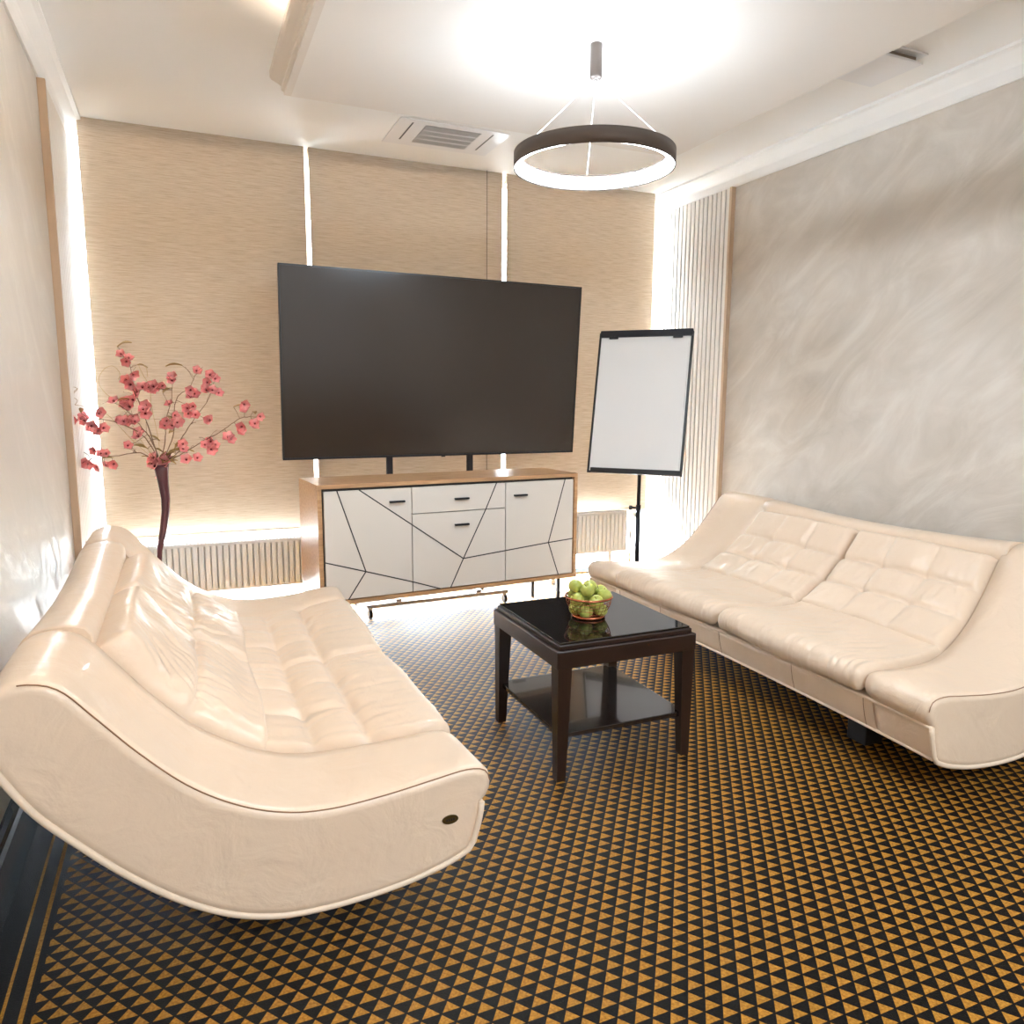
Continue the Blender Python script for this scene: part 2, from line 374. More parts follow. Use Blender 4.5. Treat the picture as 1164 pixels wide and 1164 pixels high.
def cushion(path, s_of, nt, ns, puff, thick, seams_a, seams_b, tuft, wrinkle, seed, rs=.035, front_wr=0, wdir=0):
    """s_of(t, b, u) gives the lateral position; path the outline the cushion follows"""
    b = nb(leather); pl = resample(path, nt)
    nor = []
    for i in range(nt):
        t = pl[min(i+1, nt-1)]-pl[max(i-1, 0)]; t.normalize(); nor.append(Vector((-t.y, t.x)))
    top, bot = [], []
    for i in range(nt):
        a = i/(nt-1); tr_, br_ = [], []
        for j in range(ns):
            # cluster samples near the edges
            bb = .5-.5*math.cos(PI*j/(ns-1)); bb = .6*bb+.4*j/(ns-1)
            p = pl[i]; s = s_of(bb, p.x); wid = abs(s_of(1, p.x)-s_of(0, p.x))
            ed = min(bb, 1-bb)*wid; ea = min(a, 1-a)*1.0
            fe = math.sqrt(max(0, 1-(1-min(1, ed/rs))**2)); fa = math.sqrt(max(0, 1-(1-min(1, ea/.06))**2))
            h = puff+(.012*math.sin(PI*bb))-thick*(1-fe*fa)
            for sa, dep in seams_a:
                k = abs(a-sa)/.030; h -= dep*math.exp(-k*1.3)*fe
            for sb, dep, a0, a1 in seams_b:
                if a0 <= a <= a1:
                    k = abs(bb-sb)*wid/.020; w_ = min(1, (a-a0)/.06+.0, (a1-a)/.06); h -= dep*math.exp(-k*1.3)*fa*max(0, w_)
            for ta, tb, dep in tuft:
                dd = ((a-ta)*.75)**2+((bb-tb)*wid)**2; h -= dep*math.exp(-dd/.0011)
            wx = s+.03*wr((a, s, 0), (6, 5, 1), seed+2)+.25*wdir*(a-.5)*(1 if s > 0 else -1); h += wrinkle*(.9*wr((a, s, 0), (5, 4, 1), seed)+.7*(1-2*abs(wr((a, wx, 0), (3.5, 24, 1), seed+5)))*math.sin(PI*a))*fe
            if front_wr and a < .36:
                wq = wr((a, s, 0), (3, 60, 1), seed+9); h += front_wr*(.5-1.8*abs(wq))*(.5+.8*abs(wr((0, s, 0), (1, 6, 1), seed)))*math.sin(PI*min(1, a/.36))*fe
            q = p+nor[i]*h; tr_.append((-q.x, s, q.y))
            q2 = p-nor[i]*(thick*.9); e = s
            br_.append((-q2.x, e, q2.y))
        top.append(tr_); bot.append(br_)
    T = b.grid(top); Bt = b.grid(bot)
    nt_, ns_ = nt, ns
    for i in range(nt_-1):
        b.face([T[i][0], T[i+1][0], Bt[i+1][0], Bt[i][0]], True); b.face([T[i][-1], T[i+1][-1], Bt[i+1][-1], Bt[i][-1]], True)
    for j in range(ns_-1):
        b.face([T[0][j], T[0][j+1], Bt[0][j+1], Bt[0][j]], True); b.face([T[-1][j], T[-1][j+1], Bt[-1][j+1], Bt[-1][j]], True)
    return b
def make_sofa(label, loc, rz, L, left):
    t = thing('leather_sofa', label, 'sofa', loc, rz, 'cream leather sofas')
    N = 64; up_, lo, um = resample(UP, N), resample(LO, N), resample(UM, N)
    hl = L/2
    arm_in = lambda u: hl-(.27+.15*max(0, min(1, (u-.1)/.8)))
    # shell
    b = nb(leather); K = 30
    sv = [(-1+2*i/K, 0) for i in range(K+1)]
    lo_in = [Vector((p.x, p.y+.004)) for p in lo]
    solid(b, um, lo_in, sv, f_in=lambda s_, u_: s_*(arm_in(u_)+.02), dip=.028, L=1/.34); b.build('shell', t)
    # arms
    for sg in (-1, 1):
        b = nb(leather)
        prof = [(0, .0), (.25, .0), (.5, .0), (.75, .0), (.9, .0), (.97, .004), (1.0, .018)]
        steps = []
        R_ = .024
        for k in range(6): steps.append((k/5*(1-.12), 0))
        for k in range(1, 8):
            th = PI/2*k/7; steps.append((None, th))
        rows = []
        svals = []
        for f_, th in steps:
            if f_ is not None: svals.append((('f', f_), 0 if f_ > 0 else .012))
            else: svals.append((('r', th), R_*(1-math.cos(th))))
        def fin(s, u, sg=sg):
            kind, val = s
            if kind == 'f': return sg*(arm_in(u)+(hl-R_-arm_in(u))*val/.88)
            return sg*(hl-R_+R_*math.sin(val))
        solid(b, up_, lo, svals, f_in=fin)
        b.build('armrest', t)
        # piping along the lower edge and seam along the upper edge of the end panel
        e = sg*(hl-.006)
        pp = [(-p.x-(.003 if i < 9 else 0)*-1, e-sg*.002, p.y+.002) for i, p in enumerate(resample([(.030, .272), (.034, .24), (.044, .20)]+LO, 56))]
        nb(piping_m).tube(pp, .0085, 10).build('piping', t)
        q = resample(UP, 80); ce = sg*(hl-.0062)
        sm = []
        for i, p in enumerate(q):
            tt = (q[min(i+1, 79)]-q[max(0, i-1)]).normalized(); nn = Vector((-tt.y, tt.x)); pt = p-nn*.0062
            sm.append((-pt.x, ce, pt.y))
        nb(seam_m).tube(sm[10:74], .0016, 6).build('seam', t)
    # piping along the bottom front and seams in the front band
    nb(piping_m).tube([(-.060, -hl+.02+(L-.04)*i/30, .155) for i in range(31)], .006, 8).build('piping', t)
    nb(piping_m).tube([(-.026, -hl+.008+(L-.016)*i/40, .272) for i in range(41)], .006, 8).build('piping', t)
    for s in (-hl+.29, 0, hl-.29, -.45, .45):
        nb(seam_m).tube([(-.0575, s, .160), (-.0435, s, .20), (-.0335, s, .24), (-.0300, s, .266)], .0013, 5).build('seam', t)
    # cushions
    seatp = [(.040, .276), (.020, .282), (.002, .300), (-.006, .335), (.010, .366), (.05, .378), (.13, .374), (.25, .362), (.38, .354), (.48, .360), (.56, .380), (.63, .412)]
    backp = [(.50, .350), (.58, .385), (.67, .445), (.75, .515), (.82, .595), (.865, .652), (.890, .684)]
    g = .003
    for sg in (-1, 1):
        so = lambda bb, u, sg=sg: sg*(g+(arm_in(u)-2*g)*bb)
        if not left:
            cushion(seatp, so, 60, 120, .0, .085, [], [], [], .006, 3+sg, .03, front_wr=.011).build('seat_cushion', t)
            ta = [(a_, b_, .008) for a_ in (.37, .66) for b_ in (.33, .66)]
            cushion(backp, so, 60, 90, .026, .085, [(.37, .020), (.66, .020)], [(.33, .016, 0, 1), (.66, .016, 0, 1)], ta, .006, 11+sg, .04).build('back_cushion', t)
        else:
            ta = [(a_, b_, .010) for a_ in (.46, .66) for b_ in (.33, .66)]
            cushion(seatp, so, 70, 90, .0, .085, [(.46, .026), (.66, .022)], [(.33, .022, .46, .9), (.66, .022, .46, .9)], ta, .008, 23+sg, .03, front_wr=.003).build('seat_cushion', t)
            cushion(backp, so, 64, 100, .040, .09, [(.46, .020)], [], [(.46, .3, .008), (.46, .7, .008)], .015, 31+sg, .05, wdir=1).build('back_cushion', t)
    # feet
    for uu in (.26, .60):
        for sg in (-1, 1):
            nb(black_m).box(-uu-.045, -uu+.045, sg*(hl-.45)-.045, sg*(hl-.45)+.045, 0, .115, .004).build('leg', t)
    # concave sweep of the front edge
    for ch in t.children:
        if ch.name.startswith('leg'): continue
        for v_ in ch.data.vertices:
            v_.co.x -= .04*max(0, 1-(v_.co.y/hl)**2)*max(0, 1+v_.co.x/.6)
    if not left: return t
    # bronze oval on the near end panel
    sg = -1
    bb = nb(bronze); c = (-.115, sg*(hl+.0005), .250)
    ov = [(c[0]+.021*math.cos(2*PI*i/24), c[2]+.0115*math.sin(2*PI*i/24)) for i in range(24)]
    bb.prism(ov, c[1]-.003*sg, c[1]+.003*sg, 'y'); bb.m(line_m)
    for k in range(4): bb.box(c[0]-.011+k*.006, c[0]-.008+k*.006, *sorted((c[1]+sg*.0025, c[1]+sg*.0035)), c[2]-.003, c[2]+.003)
    bb.build('badge', t, 'bronze oval badge')
    return t
make_sofa('cream leather sofa on the left with slouching creased back cushions and a bronze badge', (1.17, -2.11, 0), 0, 2.02, True)
make_sofa('cream leather sofa against the right wall with square tufted back cushions', (2.585, -2.16, 0), PI, 2.20, False)

# ------------------------------------------------------------------ coffee table
TX0, TX1, TY0, TY1 = 1.590, 2.148, -2.655, -2.085
t = thing('coffee_table', 'small square dark wood coffee table with black glass top and lower shelf', 'table', ((TX0+TX1)/2, (TY0+TY1)/2, 0))
w = (TX1-TX0)/2; l = (TY1-TY0)/2
nb(dwood).box(-w, w, -l, l, .402, .464, .004).build('apron', t)
nb(dwood).box(-w+.012, w-.012, -l+.012, l-.012, .464, .481, .003).build('top_frame', t)
nb(dglass).box(-w+.018, w-.018, -l+.018, l-.018, .481, .489, .002).build('glass_top', t, 'glossy black glass top')
for sx in (-1, 1):
    for sy in (-1, 1):
        cx, cy = sx*(w-.030), sy*(l-.030)
        b = nb(dwood); rows = []
        for z, h in ((0, .016), (.02, .017), (.395, .026), (.402, .026)):
            ox, oy = cx+sx*(.026-h)*.6, cy+sy*(.026-h)*.6
            rows.append([(ox-h, oy-h, z), (ox+h, oy-h, z), (ox+h, oy+h, z), (ox-h, oy+h, z)])
        V = b.grid(rows, smooth=False, closev=True); b.face(V[0][::-1]); b.face(V[-1]); b.build('leg', t)
nb(dshelf).box(-w+.022, w-.022, -l+.022, l-.022, .148, .166, .002).build('shelf', t)

# ------------------------------------------------------------------ fruit basket and apples
BC = Vector((1.850, -2.392, .4895)); BR = .086
copper = mat('copper_wire', srgb(196, 120, 84), .25, .9)
t = thing('fruit_basket', 'copper wire basket of green apples on the coffee table', 'basket', BC)
def circ(r, z, n=40): return [(r*math.cos(2*PI*i/n), r*math.sin(2*PI*i/n), z) for i in range(n)]
def bprof(k): return (.058+(BR-.058)*math.sin(k*PI/2), .006+.072*k)
nb(copper).tube(circ(.058, .006), .0052, 8, True).build('base_ring', t)
nb(copper).tube(circ(BR, .078), .0042, 8, True).build('rim', t)
b = nb(copper)
for k in (.2, .4, .6, .8): r, z = bprof(k); b.tube(circ(r, z), .0009, 5, True)
for a in range(28):
    an = 2*PI*a/28; b.tube([(bprof(k/6)[0]*math.cos(an), bprof(k/6)[0]*math.sin(an), bprof(k/6)[1]) for k in range(7)], .0008, 5)
for r in (.015, .03, .045): b.tube(circ(r, .004), .0010, 5, True)
for a in range(8):
    an = PI*a/8; b.tube([(.057*math.cos(an), .057*math.sin(an), .003), (-.057*math.cos(an), -.057*math.sin(an), .003)], .0010, 5)
b.build('wire_mesh', t)
apple_m = mat('green_apple_skin', (1, 1, 1, 1), .35, coat=.1)
lk(apple_m, ramp(apple_m, noise_tex(apple_m, coords(apple_m), 22, 3, .6), [(.3, srgb(150, 160, 66)), (.5, srgb(176, 184, 88)), (.75, srgb(200, 196, 110))]), P(apple_m).inputs['Base Color'])
stem_m = mat('apple_stem', srgb(84, 60, 34), .7)
RA = .0275
def apple_mesh():
    b = nb(apple_m); pr = []
    for i in range(15):
        th = PI*i/14; r = math.sin(th)*(1+.06*math.cos(th)); z = -math.cos(th)
        z *= .93; dz = .28*math.exp(-(r/.32)**2); z += -dz if z > 0 else dz*.7
        pr.append((max(r, .002)*RA, z*RA))
    b.lathe(pr, 20); return b
# settle the apples with a small sphere relaxation: view directions measured in the photo
seeds = []
for i in range(4): an = .6+i*PI/2; seeds.append((.033*math.cos(an), .033*math.sin(an), .034))
for i in range(6): an = .25+i*PI/3; seeds.append((.055*math.cos(an), .055*math.sin(an), .079))
seeds += [(0, 0, .078), (-.037, .006, .118), (.006, -.036, .116), (.036, .008, .121), (.0, .040, .116)]
pos = [Vector(s) for s in seeds]
for it in range(400):
    for i in range(len(pos)):
        p = pos[i]; p.z -= .0006
        for j in range(len(pos)):
            if i == j: continue
            dv = p-pos[j]; dl = dv.length
            if dl < 2*RA*.985: c_ = dv.normalized()*(2*RA*.985-dl)*.5; p += c_; pos[j] -= c_
        if p.z < .006+RA: p.z = .006+RA
        kk = max(0, min(1, (p.z-.006)/.072)); rmax = bprof(kk)[0]-RA*.98
        if p.z < .098:
            rr = math.hypot(p.x, p.y)
            if rr > rmax: p.x *= rmax/rr; p.y *= rmax/rr
order = sorted(range(len(pos)), key=lambda i: -pos[i].z)
vd = Vector((fw.x, fw.y, 0)).normalized(); vr = Vector((rt.x, rt.y, 0)).normalized()
proto = None
for rank, i in enumerate(order):
    p = pos[i]
    lay, name_ = (order[:4], 'heaped on top') if rank < 4 else ((order[4:11], 'in the layer at the rim') if rank < 11 else (order[11:], 'low behind the wires'))
    k_ = sorted(lay, key=lambda q: pos[q].dot(vr)).index(i)
    lab = 'green apple %s of the copper basket, %s from the left' % (name_, ['first', 'second', 'third', 'fourth', 'fifth', 'sixth', 'seventh'][k_])
    if proto is None:
        o = apple_mesh().build('apple'); st = nb(stem_m).tube([(0, 0, RA*.62), (.001, .001, RA*.85), (.004, .002, RA*1.08)], .0011, 6).build('stem', o); proto = (o, st)
    else:
        o = proto[0].copy(); COL.objects.link(o); s2 = proto[1].copy(); COL.objects.link(s2); s2.parent = o
    o.location = BC+p; o.rotation_euler = (random.uniform(-.7, .7), random.uniform(-.7, .7), random.uniform(0, 6)); tag(o, lab, 'apple', 'green apples in the basket')

# ------------------------------------------------------------------ cabinet
CA = .081; CW = 1.585; CD = .42; CZ0, CZ1 = .205, .85
t = thing('sideboard', 'white sideboard with oak carcass and angular dark lines, under the television', 'cabinet', (1.103, -.885, 0), CA)
T = .022
b = nb(oak).box(0, CW, .004, CD, CZ1-T, CZ1, .0015).box(0, T, .004, CD, CZ0, CZ1-T).box(CW-T, CW, .004, CD, CZ0, CZ1-T).box(T, CW-T, .004, CD, CZ0, CZ0+T)
b.build('carcass', t)
nb(line_m).box(T, CW-T, .030, CD-.01, CZ0+T, CZ1-T).build('inner_body', t)
FX0, FX1, FZ0, FZ1 = T+.009, CW-T-.004, CZ0+T+.003, CZ1-T-.012
def fx_(u): return FX0+(FX1-FX0)*u
def fz_(v): return FZ0+(FZ1-FZ0)*v
lines = [[(.047, 1), (.142, .245), (.078, 0)], [(0, .362), (.142, .245), (.316, .099), (.424, 0)], [(.124, 1), (.316, .646), (.517, .275)],
         [(.655, 1), (.610, .745), (.517, .275), (.465, 0)], [(.517, .275), (.694, .312), (.886, .352), (1, .371)], [(.959, 1), (.886, .352), (.934, 0)]]
def clip(p, q, r):
    t0, t1 = 0, 1; dx, dy = q[0]-p[0], q[1]-p[1]
    for pp, qq in ((-dx, p[0]-r[0]), (dx, r[1]-p[0]), (-dy, p[1]-r[2]), (dy, r[3]-p[1])):
        if pp == 0:
            if qq < 0: return None
        else:
            k = qq/pp
            if pp < 0: t0 = max(t0, k)
            else: t1 = min(t1, k)
    if t1-t0 < .01: return None
    return (p[0]+dx*t0, p[1]+dy*t0), (p[0]+dx*t1, p[1]+dy*t1)
def front(name, u0_, u1_, v0_, v1_, hd, lab=None):
    b = nb(front_m); G = .0026
    b.box(fx_(u0_)+G, fx_(u1_)-G, .008, .030, fz_(v0_)+G, fz_(v1_)-G, .001); b.m(line_m)
    for ln in lines:
        for p, q in zip(ln, ln[1:]):
            c = clip(p, q, (u0_, u1_, v0_, v1_))
            if not c: continue
            A, Bq = Vector((fx_(c[0][0]), 0, fz_(c[0][1]))), Vector((fx_(c[1][0]), 0, fz_(c[1][1])))
            dv = (Bq-A).normalized(); n = Vector((-dv.z, 0, dv.x))*.0032
            vs = [b.bm.verts.new(x) for x in (A+n+Vector((0, .0072, 0)), Bq+n+Vector((0, .0072, 0)), Bq-n+Vector((0, .0072, 0)), A-n+Vector((0, .0072, 0)),
                                             A+n+Vector((0, .0082, 0)), Bq+n+Vector((0, .0082, 0)), Bq-n+Vector((0, .0082, 0)), A-n+Vector((0, .0082, 0)))]
            for f in ((0, 1, 2, 3), (4, 5, 6, 7), (0, 1, 5, 4), (1, 2, 6, 5), (2, 3, 7, 6), (3, 0, 4, 7)): b.face([vs[k] for k in f])
    o = b.build(name, t, lab)
    hx, hz = hd; nb(metal_dark).box(fx_(hx)-.043, fx_(hx)+.043, -.010, .008, fz_(hz)-.005, fz_(hz)+.005, .001).build('handle', o)
front('door', 0, .316, 0, 1, (.26, .875)); front('drawer', .316, .694, .745, 1, (.51, .867))
front('door', .316, .694, 0, .745, (.51, .615)); front('door', .694, 1, 0, 1, (.757, .865))
for x in (.10, CW-.10):
    for y in (.05, CD-.05):
        nb(metal_dark).box(x-.008, x+.008, y-.008, y+.008, 0, CZ0).build('leg', t)

# ------------------------------------------------------------------ television on its stand
t = thing('television', 'large flat screen television above the sideboard', 'television', (1.925, -.43, 1.473), .04)
tilt = Matrix.Rotation(.075, 4, 'X'); TW, TH = .932, .527
def tb(b, *a, **k): return b.box(*a, xf=tilt, **k)
tb(nb(bezel_m), -TW, TW, 0, .028, -TH, TH, bev=.003).build('housing', t)
tb(nb(tvscreen), -TW+.009, TW-.009, -.0015, .002, -TH+.013, TH-.009).build('screen', t, 'dark glossy screen')
b = nb(bezel_m); tb(b, -TW, -TW+.009, -.004, 0, -TH, TH); tb(b, TW-.009, TW, -.004, 0, -TH, TH); tb(b, -TW, TW, -.004, 0, TH-.009, TH); b.m(metal_dark); tb(b, -TW, TW, -.004, 0, -TH, -TH+.013)
b.build('bezel', t)
tb(nb(bezel_m), .02-.012, .02+.012, -.004, .006, -TH-.006, -TH).build('sensor', t)
tb(nb(black_m), -.45, .45, .028, .055, -.38, .25, bev=.01).build('back_cover', t)
t = thing('television_stand', 'wheeled television stand with dark poles behind the sideboard', 'stand', (1.885, -.315, 0), .04)
for x in (-.262, .262):
    nb(metal_dark).box(x-.018, x+.018, -.012, .012, .07, 1.50, .002).build('pole', t)
    nb(metal_grey).box(x-.018, x+.018, -.15, .28, .075, .10, .003).build('foot_beam', t)
nb(metal_dark).box(-.35, .35, -.030, -.012, 1.25, 1.33).box(-.35, .35, -.030, -.012, 1.55, 1.63).box(-.28, -.245, -.012, .012, 1.5, 1.64).box(.245, .28, -.012, .012, 1.5, 1.64).build('mounting_rail', t)
nb(metal_grey).box(-.46, .46, -.165, -.13, .062, .085, .003).build('cross_bar', t)
nb(metal_grey).box(-.46, .46, .20, .235, .062, .085, .003).build('cross_bar', t)
for x in (-.44, .44):
    for y in (-.15, .22):
        c = nb(metal_grey).tube([(x, y, .066), (x, y, .045)], .012, 10).build('caster', t)
        b = nb(black_m).tube([(x-.010, y, .026), (x+.010, y, .026)], .025, 16).build('wheel', c)

# ------------------------------------------------------------------ flip chart
t = thing('flip_chart', 'white flip chart board in a black frame on a pole stand', 'flip chart', (3.15, -.70, 0), -.817)
FM = Matrix.Translation((0, -.03, 1.277)) @ Matrix.Rotation(-.242, 4, 'X'); fw_, fh = .301, .456
def fb(b, *a, bev=0): return b.box(*a, bev=bev, xf=FM)
fb(nb(paper_m), -fw_+.012, fw_-.012, .004, .014, -fh+.012, fh-.012).build('board', t, 'white board')
b = nb(black_m); fb(b, -fw_, -fw_+.014, 0, .020, -fh, fh, bev=.002); fb(b, fw_-.014, fw_, 0, .020, -fh, fh, bev=.002); fb(b, -fw_, fw_, 0, .020, fh-.014, fh, bev=.002); fb(b, -fw_, fw_, 0, .02, -fh, -fh+.014, bev=.002)
b.build('frame', t)
fb(nb(metal_dark), -fw_+.01, fw_-.002, -.016, .004, fh-.034, fh+.010, bev=.004).build('paper_clamp', t)
fb(nb(black_m), -fw_+.03, fw_-.004, -.032, .004, -fh-.002, -fh+.030, bev=.004).build('pen_tray', t)
fb(nb(paper_m), -fw_+.022, fw_-.022, -.002, .004, -fh+.03, fh-.030).build('paper_pad', t)
for x in (-.2, .21): fb(nb(metal_dark), x-.03, x+.03, -.020, -.012, fh-.048, fh-.030, bev=.002).build('clamp_hook', t)
nb(metal_dark).tube([(0, .03, .05), (0, .03, .62)], .016, 14).build('pole', t)
nb(metal_dark).tube([(0, .03, .55), (0, .03, 1.25)], .012, 14).build('inner_pole', t)
fb(nb(black_m), -.05, .05, .020, .055, -.12, .02, bev=.004).build('pivot', t)
b = nb(black_m).tube([(-.016, .03, .60), (-.045, .03, .60)], .007, 8); b.tube([(-.042, .03, .60), (-.060, .03, .60)], .014, 10); b.build('knob', t)
for k in range(5):
    an = 2*PI*k/5+.3
    lg = nb(metal_dark).tube([(0, .03, .07), (.30*math.cos(an), .03+.30*math.sin(an), .05)], [.014, .010], 8).build('leg', t)
    nb(black_m).tube([(.29*math.cos(an), .03+.29*math.sin(an)-.009, .022), (.29*math.cos(an), .03+.29*math.sin(an)+.009, .022)], .022, 12).build('wheel', lg)

# ------------------------------------------------------------------ pendant lamp
LX, LY, LZ = 1.977, -2.135, 2.188; RR = .305
t = thing('pendant_lamp', 'round LED ring pendant lamp with bronze rim hanging from the ceiling', 'lamp', (LX, LY, ZP))
nb(ring_dark).lathe([(.022, 0), (.023, -.001), (.023, -.114), (.020, -.120), (.004, -.122)], 24).build('canopy', t)
z0 = LZ-ZP
b = nb(ring_dark); b.lathe([(RR, z0+.028), (RR, z0-.028), (RR-.004, z0-.028), (RR-.004, z0+.020), (RR-.024, z0+.020), (RR-.024, z0+.028)], 96, close=True); b.build('ring_housing', t)
b = nb(diff_m); b.lathe([(RR-.005, z0+.018), (RR-.005, z0-.022), (RR-.022, z0-.022), (RR-.022, z0+.018)], 96, close=True); b.build('diffuser', t, 'glowing white diffuser')
for k in range(3):
    an = math.radians(-23.5+90-90)+2*PI*k/3 + math.radians(210)
    nb(cable_m).tube([(.004*math.cos(an), .004*math.sin(an), -.12), ((RR-.02)*math.cos(an), (RR-.02)*math.sin(an), z0+.024)], .0013, 6).build('cable', t)

# ------------------------------------------------------------------ ceiling vents
t = thing('air_conditioner_cassette', 'white ceiling air conditioner cassette with a grey grille between two slots', 'air conditioner', (1.935, -.50, H))
nb(vent_m).box(-.315, .315, -.20, .205, -.005, 0, .001).build('plate', t)
b = nb(slot_m).box(-.158, .158, -.148, .136, -.007, -.003); b.m(vent_m)
for i in range(3): b.box(-.158, .158, -.148+.071*(i+1)-.004, -.148+.071*(i+1)+.004, -.009, -.006)
for i in range(26): b.box(-.154+i*.0122, -.150+i*.0122, -.148, .136, -.008, -.006)
b.build('grille', t, 'grey louvred grille')
for x in (-.235, .225):
    nb(slot_m).box(x-.004, x+.004, -.16, .12, -.0065, -.004).build('air_slot', t)
t = thing('ceiling_air_vent', 'square white raised vent plate on the ceiling near the right wall', 'vent', (3.325, -2.19, H), .02)
nb(vent_m).box(-.13, .13, -.13, .13, -.042, -.030, .003).build('face_plate', t)
nb(brown_slot).box(-.11, .11, -.11, .11, -.030, 0).build('collar', t, 'brownish recessed collar')
nb(vent_m).box(-.14, .14, -.145, .14, -.008, 0, .002).build('mounting_frame', t)

# ------------------------------------------------------------------ vase with blossom branches
vase_m = mat('plum_glass_vase', srgb(92, 50, 56), .15, coat=.5)
VX, VY = .372, -.6
t = thing('floor_vase', 'tall slender twisted plum floor vase behind the left sofa', 'vase', (VX, VY, 0))
path = [(0, 0, 0), (0, 0, .012), (0, 0, .02), (-.01, 0, .12), (-.028, .0, .28), (-.032, 0, .42), (-.024, 0, .52), (.000, 0, .63), (.015, 0, .72), (.018, 0, .78), (.012, 0, .86), (.008, 0, .92), (.006, 0, .955)]
rad = [.075, .075, .03, .016, .012, .012, .014, .018, .020, .022, .026, .032, .038]
b = nb(vase_m).tube(path, rad, 16); b.build('body', t)
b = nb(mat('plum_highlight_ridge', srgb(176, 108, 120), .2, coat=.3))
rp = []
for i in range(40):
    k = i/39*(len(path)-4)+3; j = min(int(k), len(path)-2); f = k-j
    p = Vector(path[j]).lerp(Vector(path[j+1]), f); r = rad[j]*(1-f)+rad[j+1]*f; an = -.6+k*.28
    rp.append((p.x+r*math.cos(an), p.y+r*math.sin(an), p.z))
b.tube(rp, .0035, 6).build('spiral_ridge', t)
petal_m = mat('pink_petal', (1, 1, 1, 1), .6)
lk(petal_m, ramp(petal_m, noise_tex(petal_m, coords(petal_m), 60, 2), [(.35, srgb(246, 158, 160)), (.65, srgb(255, 204, 202))]), P(petal_m).inputs['Base Color'])
tl = nd(petal_m, 'ShaderNodeBsdfTranslucent'); tl.inputs[0].default_value = srgb(255, 190, 186); mxs = nd(petal_m, 'ShaderNodeMixShader'); mxs.inputs[0].default_value = .45
lk(petal_m, P(petal_m).outputs[0], mxs.inputs[1]); lk(petal_m, tl.outputs[0], mxs.inputs[2]); lk(petal_m, mxs.outputs[0], petal_m.node_tree.nodes['Material Output'].inputs[0])
core_m = mat('dark_red_stamen', srgb(128, 34, 40), .6)
twig_m = mat('brown_twig', srgb(122, 98, 80), .8)
leaf_m = mat('dry_olive_leaf', srgb(176, 146, 92), .6)
gold_m = mat('gold_wire', srgb(176, 150, 100), .4, .4)
def blossom_mesh():
    b = nb(petal_m)
    for k in range(5):
        an = 2*PI*k/5; M_ = Matrix.Rotation(an, 4, 'Z') @ Matrix.Rotation(-.45+.1*(k % 2), 4, 'Y')
        rows = []
        for i in range(6):
            tt = i/5; w_ = .0115*math.sin(PI*min(1, tt*.86+.08))**.7; r = .002+.024*tt
            rows.append([M_ @ Vector((r-.002*abs(s)*tt, w_*s, .004*tt*tt+.003*abs(s)**2+.0012*math.sin(5*s+k))) for s in (-1, -.5, 0, .5, 1)])
        top = b.grid(rows); bt = b.grid([[p-M_.to_3x3() @ Vector((0, 0, .0008)) for p in r] for r in rows])
    b.m(core_m).sphere((0, 0, .002), .0038, seg=8, rings=5)
    for k in range(6):
        an = 2*PI*k/6; b.tube([(0, 0, .002), (.005*math.cos(an), .005*math.sin(an), .010)], .0007, 4)
    bmesh.ops.recalc_face_normals(b.bm, faces=b.bm.faces[:])
    me = bpy.data.meshes.new('blossom'); b.bm.to_mesh(me); b.bm.free()
    for m_ in b.mats: me.materials.append(m_)
    return me
bl_me = blossom_mesh()
b = nb(leaf_m)
rows = [[(.055*i/7, .009*math.sin(PI*i/7+.05)*s, .006*math.sin(i/7*PI)+.003*abs(s)) for s in (-1, 0, 1)] for i in range(8)]
b.grid(rows); b.grid([[(p[0], p[1], p[2]-.0006) for p in r] for r in rows]); lo_ = b.build('leaf_source'); leaf_me = lo_.data; bpy.data.objects.remove(lo_)
mouth = Vector((VX+.006, VY, .94))
def px(x, y, Yv):
    # photo pixel to the point at world depth Yv
    d_ = rt*((x-582)/856.4384)-up*((y-582)/856.4384)+fw; o_ = cam.matrix_world.translation
    return o_+d_*((Yv-o_.y)/d_.y)
